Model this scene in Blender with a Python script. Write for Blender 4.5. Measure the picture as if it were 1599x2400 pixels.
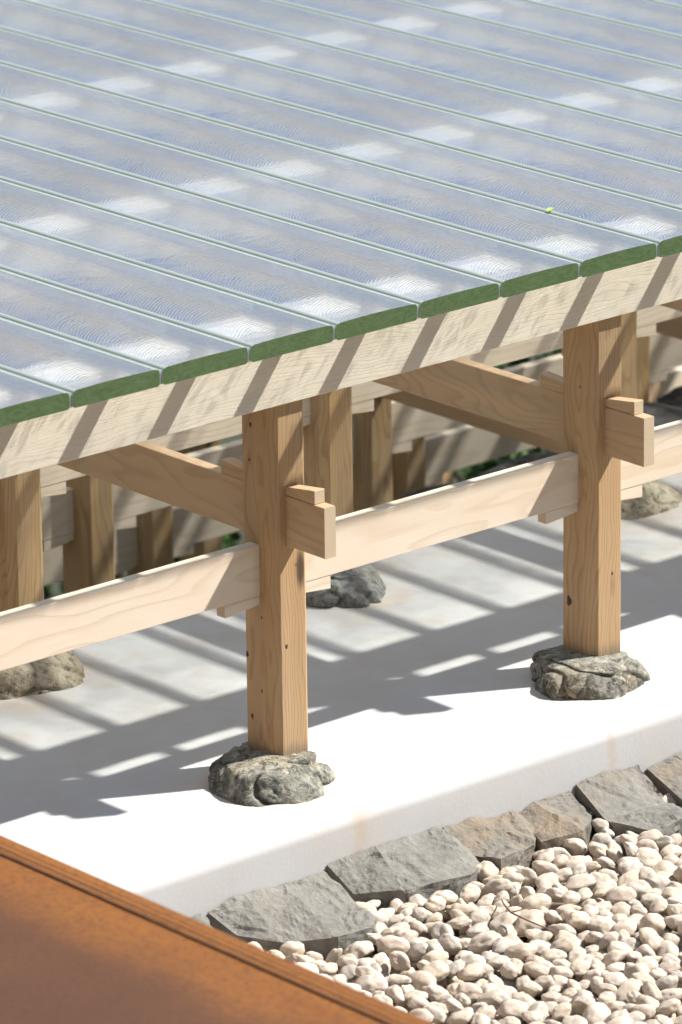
import bpy, bmesh, math, random
import numpy as np
from mathutils import Matrix, Vector, noise

for o in list(bpy.data.objects):
    bpy.data.objects.remove(o)
S = bpy.context.scene
C = S.collection
RAD = math.radians

# ------------------------------------------------------------------ camera
CAM = Vector((-7.37292, -9.77477, 3.73601))
YAW, PITCH, ROLL, FPX = RAD(49.1448), RAD(18.0464), RAD(-0.77717), 13116.5
fwd = Vector((math.cos(YAW) * math.cos(PITCH), math.sin(YAW) * math.cos(PITCH), -math.sin(PITCH)))
rgt = fwd.cross(Vector((0, 0, 1))).normalized()
upv = rgt.cross(fwd)
r2 = math.cos(ROLL) * rgt + math.sin(ROLL) * upv
u2 = -math.sin(ROLL) * rgt + math.cos(ROLL) * upv
cd = bpy.data.cameras.new('camera')
co = bpy.data.objects.new('camera', cd)
C.objects.link(co)
M = Matrix((r2, u2, -fwd)).transposed().to_4x4()
M.translation = CAM
co.matrix_world = M
cd.sensor_fit = 'VERTICAL'
cd.sensor_height = 36.0
cd.lens = FPX / 2400 * 36
cd.clip_start = 0.5
cd.clip_end = 1000
cd.dof.use_dof = True
cd.dof.focus_distance = (Vector((1.5, 0.1, -0.7)) - CAM).dot(fwd)
cd.dof.aperture_fstop = 4.5
S.camera = co

# ------------------------------------------------------------------ world, sun, exposure
SUN = Vector((-1.0, 0.52, -1.30)).normalized()          # direction the light travels
w = bpy.data.worlds.new('World')
S.world = w
w.use_nodes = True
wn = w.node_tree
sky = wn.nodes.new('ShaderNodeTexSky')
sky.sky_type = 'NISHITA'
sky.sun_disc = False
sky.sun_elevation = math.asin(-SUN.z)
sky.sun_rotation = math.atan2(-SUN.x, -SUN.y)
sky.air_density = 1.0
sky.dust_density = 0.2
sky.ozone_density = 1.5
wn.links.new(sky.outputs[0], wn.nodes['Background'].inputs[0])
wn.nodes['Background'].inputs[1].default_value = 0.068
ld = bpy.data.lights.new('sun', 'SUN')
ld.energy = 5.0
ld.angle = RAD(1.2)
ld.color = (1.0, 0.955, 0.90)
lo = bpy.data.objects.new('sun', ld)
C.objects.link(lo)
lo.rotation_euler = SUN.to_track_quat('-Z', 'Y').to_euler()
S.view_settings.view_transform = 'Standard'
S.view_settings.look = 'None'
S.view_settings.exposure = 0.82
S.view_settings.gamma = 1.0
S.view_settings.use_curve_mapping = False
S.cycles.use_denoising = True
S.cycles.use_adaptive_sampling = True
S.cycles.adaptive_threshold = 0.025
S.cycles.max_bounces = 7
S.cycles.diffuse_bounces = 2
S.cycles.glossy_bounces = 3
S.cycles.transparent_max_bounces = 24
S.cycles.transmission_bounces = 5
S.cycles.sample_clamp_indirect = 6.0

# ------------------------------------------------------------------ helpers
def tag(o, label=None, cat=None, group=None, kind=None):
    if label: o['label'] = label
    if cat: o['category'] = cat
    if group: o['group'] = group
    if kind: o['kind'] = kind
    return o

def link(o, parent=None):
    C.objects.link(o)
    if parent is not None:
        o.parent = parent
    return o

def empty(name, loc=(0, 0, 0)):
    o = bpy.data.objects.new(name, None)
    o.location = loc
    o.empty_display_size = 0.1
    return link(o)

def mesh(name, verts, faces, mats, fm=None, smooth=False):
    me = bpy.data.meshes.new(name)
    me.from_pydata([tuple(v) for v in verts], [], [tuple(f) for f in faces])
    for m in mats:
        me.materials.append(m)
    if fm is not None:
        me.polygons.foreach_set('material_index', fm)
    if smooth is True:
        me.polygons.foreach_set('use_smooth', [True] * len(me.polygons))
    elif smooth:
        me.polygons.foreach_set('use_smooth', smooth)
    me.update()
    return me

def ob(name, me, parent=None, loc=None, rot=None):
    o = bpy.data.objects.new(name, me)
    if loc is not None: o.location = loc
    if rot is not None: o.rotation_euler = rot
    return link(o, parent)

class NT:
    """small node-tree builder"""
    def __init__(s, name):
        s.m = bpy.data.materials.new(name)
        s.m.use_nodes = True
        s.t = s.m.node_tree
        s.t.nodes.clear()
        s.out = s.t.nodes.new('ShaderNodeOutputMaterial')
    def n(s, typ, **kw):
        nd = s.t.nodes.new('ShaderNode' + typ)
        for k, v in kw.items():
            if k.startswith('_'):
                setattr(nd, k[1:], v)
        return nd
    def put(s, nd, key, v):
        sock = nd.inputs[key]
        if isinstance(v, bpy.types.NodeSocket):
            s.t.links.new(v, sock)
        elif isinstance(v, (tuple, list)) and len(v) == 3 and sock.type == 'RGBA':
            sock.default_value = (*v, 1)
        else:
            sock.default_value = v
    def math(s, op, a, b=0.0, c=None, clamp=False):
        nd = s.n('Math', _operation=op, _use_clamp=clamp)
        s.put(nd, 0, a); s.put(nd, 1, b)
        if c is not None: s.put(nd, 2, c)
        return nd.outputs[0]
    def vmath(s, op, a, b):
        nd = s.n('VectorMath', _operation=op)
        s.put(nd, 0, a); s.put(nd, 1, b)
        return nd.outputs[0]
    def coord(s, which='Object'):
        return s.n('TexCoord').outputs[which]
    def mapping(s, v, scale=(1, 1, 1), loc=(0, 0, 0)):
        nd = s.n('Mapping')
        s.put(nd, 'Vector', v)
        nd.inputs['Scale'].default_value = scale
        if isinstance(loc, bpy.types.NodeSocket): s.put(nd, 'Location', loc)
        else: nd.inputs['Location'].default_value = loc
        return nd.outputs[0]
    def noise(s, v, scale, detail=3, rough=0.55, dist=0.0):
        nd = s.n('TexNoise')
        s.put(nd, 'Vector', v); s.put(nd, 'Scale', scale); s.put(nd, 'Detail', detail)
        s.put(nd, 'Roughness', rough); s.put(nd, 'Distortion', dist)
        return nd.outputs['Fac']
    def voro(s, v, scale, feature='F1', out='Distance', rnd=1.0):
        nd = s.n('TexVoronoi', _feature=feature)
        s.put(nd, 'Vector', v); s.put(nd, 'Scale', scale); s.put(nd, 'Randomness', rnd)
        return nd.outputs[out]
    def ramp(s, f, stops, mode='LINEAR'):
        nd = s.n('ValToRGB')
        nd.color_ramp.interpolation = mode
        el = nd.color_ramp.elements
        while len(el) > 1: el.remove(el[-1])
        for i, (p, c) in enumerate(stops):
            e = el[0] if i == 0 else el.new(p)
            e.position = p
            e.color = (*c, 1) if isinstance(c, (tuple, list)) else (c, c, c, 1)
        s.put(nd, 0, f)
        return nd.outputs[0]
    def rng(s, v, a, b, c, d, smooth=False):
        nd = s.n('MapRange', _interpolation_type='SMOOTHSTEP' if smooth else 'LINEAR')
        for k, x in zip(range(5), (v, a, b, c, d)): s.put(nd, k, x)
        return nd.outputs[0]
    def mix(s, f, a, b, mode='MIX'):
        nd = s.n('Mix', _data_type='RGBA', _blend_type=mode)
        s.put(nd, 0, f); s.put(nd, 6, a); s.put(nd, 7, b)
        return nd.outputs[2]
    def sep(s, v):
        nd = s.n('SeparateXYZ'); s.put(nd, 0, v); return nd.outputs
    def comb(s, x, y, z):
        nd = s.n('CombineXYZ')
        s.put(nd, 0, x); s.put(nd, 1, y); s.put(nd, 2, z)
        return nd.outputs[0]
    def rand(s):
        return s.n('ObjectInfo').outputs['Random']
    def bump(s, h, strength=0.3, dist=0.01, normal=None):
        nd = s.n('Bump')
        s.put(nd, 'Height', h); s.put(nd, 'Strength', strength); s.put(nd, 'Distance', dist)
        if normal is not None: s.put(nd, 'Normal', normal)
        return nd.outputs[0]
    def pbr(s, color, rough=0.6, normal=None, **kw):
        nd = s.n('BsdfPrincipled')
        s.put(nd, 'Base Color', color); s.put(nd, 'Roughness', rough)
        if normal is not None: s.put(nd, 'Normal', normal)
        for k, v in kw.items(): s.put(nd, k.replace('_', ' '), v)
        s.t.links.new(nd.outputs[0], s.out.inputs[0])
        return s.m
    def shade(s, sh):
        s.t.links.new(sh, s.out.inputs[0])
        return s.m

# ------------------------------------------------------------------ materials
def wood(name, light, dark, tint2, knots=0.0, weather=0.0, ring=55.0, contrast=1.0, foot=False):
    """planed softwood, grain along the local X axis"""
    t = NT(name)
    rnd = t.rand()
    off = t.comb(t.math('MULTIPLY', rnd, 37.0), t.math('MULTIPLY', rnd, 11.3), t.math('MULTIPLY', rnd, 23.7))
    p = t.vmath('ADD', t.coord(), off)
    x, y, z = t.sep(p)
    # annual rings about a slightly wandering pith
    wob = t.noise(t.mapping(p, (1.1, 5, 5)), 1.0, 2)
    wob2 = t.noise(t.mapping(p, (2.3, 9, 9), (5, 3, 1)), 1.0, 2)
    py = t.math('ADD', t.math('SUBTRACT', t.math('FRACT', t.math('MULTIPLY', t.math('ADD', y, 0.03), 1.0)), 0.4),
                t.math('MULTIPLY', wob, 0.22))
    pz = t.math('ADD', t.math('SUBTRACT', t.math('FRACT', z), 0.55), t.math('MULTIPLY', wob2, 0.10))
    r = t.math('SQRT', t.math('ADD', t.math('MULTIPLY', py, py), t.math('MULTIPLY', pz, pz)))
    k = t.math('FRACT', t.math('MULTIPLY', r, ring))
    late = t.ramp(k, [(0.0, 0.0), (0.55, 0.12), (0.86, 1.0), (0.93, 0.9), (1.0, 0.0)])
    fib = t.noise(t.mapping(p, (6, 420, 420)), 1.0, 3, 0.6)
    fib2 = t.noise(t.mapping(p, (2.0, 60, 60)), 1.0, 3, 0.6)
    patch = t.noise(t.mapping(p, (1.6, 9, 9), (3, 8, 2)), 1.0, 3, 0.6)
    col = t.mix(t.rng(patch, 0.35, 0.7, 0, 1), light, tint2)
    amt = t.math('MULTIPLY', late, t.math('MULTIPLY', t.rng(fib2, 0.25, 0.75, 0.25, 0.75), contrast), clamp=True)
    col = t.mix(amt, col, dark)
    col = t.mix(t.rng(fib, 0.3, 0.75, 0.0, 0.35), col, t.mix(0.5, dark, light))
    if weather:
        g = t.noise(t.mapping(p, (1.3, 14, 14), (7, 1, 4)), 1.0, 4, 0.65)
        col = t.mix(t.rng(g, 0.42, 0.72, 0.0, weather), col, (0.24, 0.215, 0.185))
    if knots:
        v = t.n('TexVoronoi', _feature='F1')
        t.put(v, 'Vector', t.mapping(p, (4.2, 15, 15))); t.put(v, 'Scale', 1.0)
        pick = t.math('GREATER_THAN', t.sep(v.outputs['Color'])[0], 1.0 - knots)
        near = t.rng(v.outputs['Distance'], 0.10, 0.30, 1.0, 0.0, True)
        kn = t.math('MULTIPLY', pick, near)
        col = t.mix(t.math('MULTIPLY', kn, 0.85), col, (0.045, 0.032, 0.025))
    if foot:
        x0 = t.math('ADD', t.sep(t.coord())[0], t.math('MULTIPLY_ADD', fib2, 0.05, -0.025))
        col = t.mix(t.rng(x0, 0.045, 0.085, 0.6, 0.0, True), col, (0.17, 0.15, 0.125))
    h = t.math('ADD', t.math('MULTIPLY', fib, 0.6), t.math('MULTIPLY', late, -0.5))
    return t.pbr(col, t.rng(fib2, 0.2, 0.8, 0.5, 0.72), t.bump(h, 0.25, 0.002), Specular_IOR_Level=0.3)

def endgrain(name, light, dark):
    t = NT(name)
    p = t.vmath('ADD', t.coord(), t.comb(0.0, t.math('MULTIPLY', t.rand(), 0.3), 0.05))
    x, y, z = t.sep(p)
    r = t.math('SQRT', t.math('ADD', t.math('MULTIPLY', y, y), t.math('MULTIPLY', z, z)))
    r = t.math('ADD', r, t.math('MULTIPLY', t.noise(p, 14, 2), 0.03))
    k = t.math('FRACT', t.math('MULTIPLY', r, 170.0))
    f = t.noise(p, 380, 2)
    col = t.mix(t.ramp(k, [(0, 0.0), (0.6, 0.1), (0.9, 0.8), (1, 0.0)]), light, dark)
    col = t.mix(t.rng(f, 0.3, 0.7, 0, 0.4), col, dark)
    return t.pbr(col, 0.75, t.bump(f, 0.2, 0.001))

W_POST = wood('post_cypress', (0.57, 0.395, 0.225), (0.31, 0.18, 0.085), (0.49, 0.315, 0.155), knots=0.28, weather=0.22, ring=95, foot=True)
W_OLD = wood('weathered_cypress', (0.62, 0.44, 0.25), (0.30, 0.175, 0.08), (0.52, 0.33, 0.15), knots=0.15, weather=0.42, ring=90)
W_RAIL = wood('pale_cypress', (0.80, 0.715, 0.595), (0.60, 0.45, 0.29), (0.77, 0.655, 0.51), knots=0.0, weather=0.0, ring=46, contrast=0.75)
W_BEAM = wood('beam_cypress', (0.87, 0.79, 0.675), (0.66, 0.545, 0.41), (0.84, 0.75, 0.62), knots=0.02, weather=0.10, ring=120, contrast=0.55)
W_CROSS = wood('cross_beam_cypress', (0.60, 0.43, 0.265), (0.36, 0.22, 0.11), (0.53, 0.355, 0.205), knots=0.08, weather=0.30, ring=80, contrast=0.7)
W_END = endgrain('cypress_end_grain', (0.66, 0.56, 0.40), (0.40, 0.29, 0.17))

# --- deck glass: clear at steep angles, scattering and mirroring at grazing ones
def deck_glass():
    t = NT('rippled_glass')
    rnd = t.rand()
    p = t.vmath('ADD', t.coord(), t.comb(0.0, t.math('MULTIPLY', rnd, 9.0), t.math('MULTIPLY', rnd, 5.0)))
    x, y, z = t.sep(p)
    wob = t.noise(t.mapping(p, (6, 9, 3)), 1.0, 1, 0.6)
    wob2 = t.noise(t.mapping(p, (34, 40, 20)), 1.0, 0, 0.5)
    ph = t.math('ADD', t.math('MULTIPLY', y, 560.0),
                t.math('ADD', t.math('MULTIPLY', t.math('MULTIPLY', x, x), 2600.0),
                       t.math('ADD', t.math('MULTIPLY', wob, 12.0), t.math('MULTIPLY', wob2, 5.0))))
    rip = t.math('SINE', ph)
    amp = t.rng(wob, 0.3, 0.7, 0.65, 1.0)
    h = t.math('ADD', t.math('MULTIPLY', rip, amp), t.math('MULTIPLY', wob2, 1.2))
    nrm = t.bump(h, 0.7, 0.0015)
    lw = t.n('LayerWeight'); lw.inputs['Blend'].default_value = 0.5
    lwb = t.n('LayerWeight'); lwb.inputs['Blend'].default_value = 0.5
    t.put(lwb, 'Normal', nrm)
    f5 = t.math('POWER', lwb.outputs['Facing'], 2.7)
    fres = t.math('MULTIPLY_ADD', f5, 0.96, 0.04, clamp=True)
    scat = t.rng(lw.outputs['Facing'], 0.32, 0.64, 0.01, 0.70, True)
    # pattern in the transparent colour imitates caustics and floor dapples
    pw = t.vmath('ADD', t.mapping(p, (26, 34, 1)), t.comb(t.math('MULTIPLY', wob2, 1.6), t.math('MULTIPLY', wob, 2.5), 0.0))
    e1 = t.voro(pw, 1.0, 'DISTANCE_TO_EDGE')
    vein = t.rng(e1, 0.05, 0.34, 1.0, 0.0, True)
    v2 = t.noise(t.mapping(p, (120, 26, 1), (2, 7, 0)), 1.0, 1, 0.6)
    strk = t.rng(v2, 0.46, 0.62, 0.0, 1.0, True)
    lo_ = t.noise(t.mapping(p, (6, 4, 1), (1, 2, 0)), 1.0, 1, 0.55)
    caustic = t.math('MAXIMUM', vein, t.math('MULTIPLY', strk, 0.9))
    yo = t.sep(t.coord())[1]
    tr = t.math('MULTIPLY', t.rng(caustic, 0.0, 1.0, 0.60, 1.0), t.rng(lo_, 0.42, 0.56, t.rng(yo, 0.2, 0.5, 0.95, 0.72), 1.0))
    tcol = t.mix(tr, (0.0, 0.0, 0.0), (0.97, 0.99, 0.98))
    a = t.n('BsdfTransparent'); t.put(a, 0, tcol)
    b = t.n('BsdfRefraction'); t.put(b, 'Color', (0.93, 0.93, 0.98)); t.put(b, 'Roughness', 0.20)
    t.put(b, 'IOR', 1.06); t.put(b, 'Normal', nrm)
    g = t.n('BsdfGlossy'); t.put(g, 'Color', (0.80, 0.86, 1.0)); t.put(g, 'Roughness', 0.06); t.put(g, 'Normal', nrm)
    hz = t.n('BsdfDiffuse'); t.put(hz, 'Color', (0.74, 0.77, 0.93)); t.put(hz, 'Normal', nrm)  # haze and gloss tints stand in for a bluer, stronger sky reflection
    m0 = t.n('MixShader'); t.put(m0, 0, 0.24); t.put(m0, 1, b.outputs[0]); t.put(m0, 2, hz.outputs[0])
    tlc = t.n('BsdfTranslucent'); t.put(tlc, 'Color', (0.95, 0.95, 0.97))
    ma = t.n('MixShader'); t.put(ma, 0, t.rng(yo, 0.2, 0.55, 0.10, 0.46)); t.put(ma, 1, a.outputs[0]); t.put(ma, 2, tlc.outputs[0])  # diffuses more towards the back, set to soften shadows under the deck
    m1 = t.n('MixShader'); t.put(m1, 0, scat); t.put(m1, 1, ma.outputs[0]); t.put(m1, 2, m0.outputs[0])
    m2 = t.n('MixShader'); t.put(m2, 0, fres); t.put(m2, 1, m1.outputs[0]); t.put(m2, 2, g.outputs[0])
    return t.shade(m2.outputs[0])
G_TOP = deck_glass()
t = NT('glass_underside')
a = t.n('BsdfTransparent'); t.put(a, 0, (0.96, 0.985, 0.975))
G_BOT = t.shade(a.outputs[0])
def leaky(t, sh):
    """patchy transparency breaks seam shadows into dapples, away from the front end"""
    q = t.coord()
    rr = t.rand()
    yy = t.sep(q)[1]
    n = t.noise(t.vmath('ADD', t.mapping(q, (0, 7, 0)), t.comb(t.math('MULTIPLY', rr, 40.0), 0.0, 0.0)), 1.0, 1)
    f = t.math('MULTIPLY', t.rng(n, 0.36, 0.60, 0.15, 0.9), t.rng(yy, 0.22, 0.42, 0, 1))
    tp = t.n('BsdfTransparent'); t.put(tp, 0, (0.93, 0.97, 0.95))
    mm = t.n('MixShader'); t.put(mm, 0, f); t.put(mm, 1, sh); t.put(mm, 2, tp.outputs[0])
    return mm.outputs[0]
t = NT('ground_glass_side')
p = t.coord()
f = t.noise(t.mapping(p, (300, 90, 300)), 1.0, 2)
tl = t.n('BsdfTranslucent'); t.put(tl, 'Color', (0.78, 0.82, 0.84))
df = t.n('BsdfDiffuse'); t.put(df, 'Color', t.mix(t.rng(f, 0.3, 0.7, 0, 1), (0.36, 0.39, 0.33), (0.46, 0.49, 0.45)))
ms = t.n('MixShader'); t.put(ms, 0, 0.5); t.put(ms, 1, df.outputs[0]); t.put(ms, 2, tl.outputs[0])
G_SIDE = t.shade(leaky(t, ms.outputs[0]))
t = NT('rounded_glass_arris')
df = t.n('BsdfDiffuse'); t.put(df, 'Color', (0.46, 0.50, 0.43))
gl_ = t.n('BsdfGlossy'); t.put(gl_, 'Roughness', 0.25); t.put(gl_, 'Color', (0.9, 0.95, 1.0))
ms = t.n('MixShader'); t.put(ms, 0, 0.18); t.put(ms, 1, df.outputs[0]); t.put(ms, 2, gl_.outputs[0])
G_ARRIS = t.shade(ms.outputs[0])
t = NT('green_glass_end')
p = t.vmath('ADD', t.coord(), t.comb(0.0, 0.0, t.math('MULTIPLY', t.rand(), 3.0)))
n1 = t.noise(t.mapping(p, (9, 9, 26)), 1.0, 3, 0.5, 0.4)
con = t.math('SINE', t.math('MULTIPLY', n1, 70.0))
n2 = t.noise(t.mapping(p, (22, 8, 30)), 1.0, 2)
col = t.mix(t.rng(con, -1, 1, 0, 1), (0.085, 0.138, 0.060), (0.112, 0.170, 0.080))  # contour lines in the green imitate reflections inside the glass
col = t.mix(t.rng(n2, 0.45, 0.75, 0, 0.35), col, (0.15, 0.22, 0.105))
G_END = t.pbr(col, 0.08, t.bump(con, 0.05, 0.002), Specular_IOR_Level=0.6)
t = NT('joint_silicone')
f = t.noise(t.coord(), 60, 2)
tl = t.n('BsdfTranslucent'); t.put(tl, 'Color', (0.75, 0.82, 0.80))
df = t.n('BsdfDiffuse'); t.put(df, 'Color', t.mix(f, (0.34, 0.39, 0.37), (0.44, 0.49, 0.47)))
ms = t.n('MixShader'); t.put(ms, 0, 0.5); t.put(ms, 1, df.outputs[0]); t.put(ms, 2, tl.outputs[0])
M_SEAL = t.shade(ms.outputs[0])

# --- lime plaster plinth with rust runs below the foundation stones
def plaster():
    t = NT('lime_plaster')
    p = t.coord()
    x, y, z = t.sep(p)
    n1 = t.noise(p, 3.0, 4, 0.6); n2 = t.noise(p, 90, 3, 0.6); n3 = t.noise(t.mapping(p, (7, 7, 2)), 1.0, 4, 0.7)
    col = t.mix(t.rng(n1, 0.35, 0.7, 0, 1), (0.53, 0.535, 0.535), (0.50, 0.495, 0.485))
    col = t.mix(t.rng(n2, 0.55, 0.8, 0, 0.25), col, (0.55, 0.50, 0.44))
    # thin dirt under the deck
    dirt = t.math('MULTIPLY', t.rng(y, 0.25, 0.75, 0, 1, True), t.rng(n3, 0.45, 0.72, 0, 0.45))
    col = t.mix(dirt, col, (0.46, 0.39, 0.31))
    # ochre bleeding round each stone and down the face
    for k, (sx, sw) in enumerate(((1.05, 0.016), (1.90, 0.010))):
        wx = t.math('ADD', x, t.math('MULTIPLY_ADD', t.noise(t.mapping(p, (0, 9, 9), (k, 0, 0)), 1.0, 3), 0.10, -0.05))
        d = t.math('ABSOLUTE', t.math('SUBTRACT', wx, sx))
        line = t.rng(d, 0.0, sw * 2.6, 1.0, 0.0, True)
        zone = t.math('MULTIPLY', t.rng(y, 0.02, -0.06, 0, 1), t.rng(t.noise(t.mapping(p, (30, 6, 12), (k * 3, 0, 0)), 1.0, 3), 0.3, 0.7, 0.25, 1.0))
        col = t.mix(t.math('MULTIPLY', t.math('MULTIPLY', line, zone), 0.42), col, (0.50, 0.34, 0.19))
    for k in range(4):
        for j in range(2):
            c = (1.08 * k - 0.06, 0.19 + 1.06 * j)
            dx = t.math('SUBTRACT', x, c[0]); dy = t.math('SUBTRACT', y, c[1])
            d = t.math('SQRT', t.math('ADD', t.math('MULTIPLY', dx, dx), t.math('MULTIPLY', dy, dy)))
            ring = t.rng(d, 0.15, 0.33, 0.42, 0.0, True)
            col = t.mix(t.math('MULTIPLY', ring, t.rng(n3, 0.35, 0.65, 0.15, 1)), col, (0.66, 0.47, 0.28))
    return t.pbr(col, 0.85, t.bump(t.math('ADD', n2, t.math('MULTIPLY', n1, 2.0)), 0.12, 0.004), Specular_IOR_Level=0.2)
M_PLASTER = plaster()

def rockmat(name, a, b, c, ochre, vein, sc=1.0):
    t = NT(name)
    p = t.vmath('ADD', t.coord(), t.comb(t.math('MULTIPLY', t.rand(), 19.0), t.math('MULTIPLY', t.rand(), 7.0), 0.0))
    n1 = t.noise(p, 9 * sc, 5, 0.65, 0.4); n2 = t.noise(p, 38 * sc, 5, 0.7, 0.6); n3 = t.noise(p, 5 * sc, 3, 0.6)
    n4 = t.noise(t.mapping(p, (1, 1, 3)), 120 * sc, 3, 0.7)
    col = t.mix(t.rng(n1, 0.35, 0.65, 0, 1), a, b)
    col = t.mix(t.rng(n2, 0.50, 0.66, 0, 0.85), col, c)
    col = t.mix(t.rng(n3, 0.50, 0.68, 0, 0.55), col, ochre)
    col = t.mix(t.rng(n2, 0.47, 0.33, 0, 0.9), col, (0.03, 0.03, 0.028))
    cr = t.voro(t.vmath('ADD', t.mapping(p, (5 * sc, 5 * sc, 5 * sc)), t.comb(t.math('MULTIPLY', n1, 2.4), t.math('MULTIPLY', n2, 1.2), t.math('MULTIPLY', n3, 1.5))), 1.0, 'DISTANCE_TO_EDGE')
    crk = t.math('MULTIPLY', t.rng(cr, 0.0, 0.03, 1, 0), t.rng(n3, 0.42, 0.55, 0, 1))
    col = t.mix(t.math('MULTIPLY', crk, vein), col, (0.025, 0.024, 0.022))
    col = t.mix(t.rng(n4, 0.62, 0.75, 0, 0.5), col, (0.62, 0.60, 0.52))
    h = t.math('ADD', t.math('MULTIPLY', n2, 1.0), t.math('ADD', t.math('MULTIPLY', n4, 0.35), t.math('MULTIPLY', crk, -0.7)))
    return t.pbr(col, 0.75, t.bump(h, 0.75, 0.012), Specular_IOR_Level=0.3)
M_ROCK = rockmat('green_grey_boulder', (0.11, 0.115, 0.10), (0.24, 0.235, 0.195), (0.47, 0.445, 0.36), (0.33, 0.26, 0.15), 0.8)
M_ROCK2 = rockmat('tan_boulder', (0.34, 0.285, 0.20), (0.47, 0.41, 0.305), (0.52, 0.47, 0.37), (0.25, 0.18, 0.08), 0.4)
M_ROCK3 = rockmat('speckled_grey_boulder', (0.13, 0.135, 0.13), (0.30, 0.30, 0.28), (0.42, 0.41, 0.38), (0.24, 0.21, 0.15), 0.5)

def slatemat(name, a, b, rust):
    t = NT(name)
    p = t.vmath('ADD', t.coord(), t.comb(t.math('MULTIPLY', t.rand(), 9.0), 0.0, 0.0))
    n1 = t.noise(p, 7, 4, 0.6); n2 = t.noise(t.mapping(p, (1, 1, 1.6)), 45, 5, 0.68); n3 = t.noise(p, 4.5, 3, 0.6, 0.5)
    col = t.mix(t.rng(n1, 0.35, 0.65, 0, 1), a, b)
    col = t.mix(t.rng(n2, 0.35, 0.62, 0.35, 0), col, (0.085, 0.085, 0.08))
    col = t.mix(t.rng(n3, 0.52, 0.70, 0, rust), col, (0.25, 0.19, 0.125))
    return t.pbr(col, 0.8, t.bump(t.math('ADD', n2, t.math('MULTIPLY', n1, 1.5)), 0.6, 0.012), Specular_IOR_Level=0.3)
M_SLATE = slatemat('blue_grey_slate', (0.184, 0.177, 0.155), (0.244, 0.235, 0.207), 0.25)
M_SLATE2 = slatemat('brown_grey_slate', (0.175, 0.165, 0.14), (0.235, 0.215, 0.18), 0.7)

t = NT('cream_pebble')
rnd = t.rand()
p = t.vmath('ADD', t.coord(), t.comb(t.math('MULTIPLY', rnd, 31.0), t.math('MULTIPLY', rnd, 17.0), t.math('MULTIPLY', rnd, 5.0)))
n1 = t.noise(p, 22, 4, 0.65, 0.3); n2 = t.noise(p, 110, 4, 0.7); n3 = t.noise(p, 9, 2)
base = t.ramp(rnd, [(0.0, (0.623, 0.539, 0.442)), (0.25, (0.660, 0.586, 0.498)), (0.5, (0.632, 0.563, 0.484)), (0.72, (0.632, 0.544, 0.423)), (0.88, (0.679, 0.618, 0.535)), (0.955, (0.50, 0.485, 0.45)), (1.0, (0.44, 0.425, 0.40))])
col = t.mix(t.rng(n1, 0.44, 0.62, 0, 0.85), base, (0.48, 0.36, 0.235))
col = t.mix(t.rng(n3, 0.5, 0.7, 0, 0.5), col, (0.75, 0.71, 0.64))
col = t.mix(t.rng(n2, 0.60, 0.76, 0, 0.45), col, (0.40, 0.30, 0.20))
M_PEB = t.pbr(col, 0.72, t.bump(t.math('ADD', n1, t.math('MULTIPLY', n2, 0.5)), 0.45, 0.006), Specular_IOR_Level=0.3)

t = NT('gravel_soil')
p = t.coord()
n1 = t.noise(p, 30, 4); n2 = t.noise(p, 6, 3)
M_SOIL = t.pbr(t.mix(n1, (0.20, 0.14, 0.09), (0.30, 0.23, 0.16)), 0.95, t.bump(n1, 0.5, 0.02))
t = NT('hill_soil')
p = t.coord()
n1 = t.noise(p, 3, 5); n2 = t.noise(p, 0.7, 3)
M_HILL = t.pbr(t.mix(t.rng(n2, 0.4, 0.6, 0, 1), t.mix(n1, (0.03, 0.028, 0.022), (0.07, 0.06, 0.045)), (0.035, 0.055, 0.02)), 0.95, t.bump(n1, 0.6, 0.1))
t = NT('dark_hill_rock')
p = t.coord()
n1 = t.noise(p, 8, 5, 0.65)
M_DARK = t.pbr(t.mix(t.rng(n1, 0.35, 0.7, 0, 1), (0.025, 0.027, 0.027), (0.11, 0.105, 0.095)), 0.85, t.bump(n1, 0.8, 0.05))

# --- weathering steel
def corten():
    t = NT('weathering_steel')
    p = t.coord()
    x, y, z = t.sep(p)
    n1 = t.noise(p, 2.2, 4, 0.6); n2 = t.noise(p, 60, 4, 0.65); n3 = t.noise(p, 240, 2, 0.6); n4 = t.noise(t.mapping(p, (14, 2.2, 14)), 1.0, 4, 0.6)
    edge = t.rng(t.math('ADD', x, t.math('MULTIPLY_ADD', n1, 0.20, -0.10)), -0.98, -0.74, 0, 1, True)
    inner = t.mix(t.rng(n1, 0.3, 0.7, 0, 1), (0.090, 0.041, 0.022), (0.112, 0.050, 0.024))
    outer = t.mix(t.rng(n4, 0.3, 0.7, 0, 1), (0.255, 0.100, 0.021), (0.205, 0.076, 0.019))
    col = t.mix(edge, inner, outer)
    col = t.mix(t.rng(n2, 0.48, 0.64, 0, 0.42), col, (0.085, 0.036, 0.018))
    col = t.mix(t.rng(t.noise(p, 110, 2, 0.6), 0.58, 0.68, 0, 0.55), col, (0.055, 0.026, 0.016))
    return t.pbr(col, t.rng(n2, 0.3, 0.7, 0.55, 0.75), t.bump(t.math('ADD', n2, t.math('MULTIPLY', n3, 0.5)), 0.25, 0.003), Specular_IOR_Level=0.25)
M_STEEL = corten()
t = NT('dark_weld_rust')
p = t.coord()
n2 = t.noise(t.mapping(p, (60, 25, 60)), 1.0, 4, 0.65)
M_WELD = t.pbr(t.mix(t.rng(n2, 0.3, 0.7, 0, 1), (0.105, 0.048, 0.022), (0.21, 0.088, 0.026)), 0.8, t.bump(n2, 0.5, 0.004))

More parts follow.
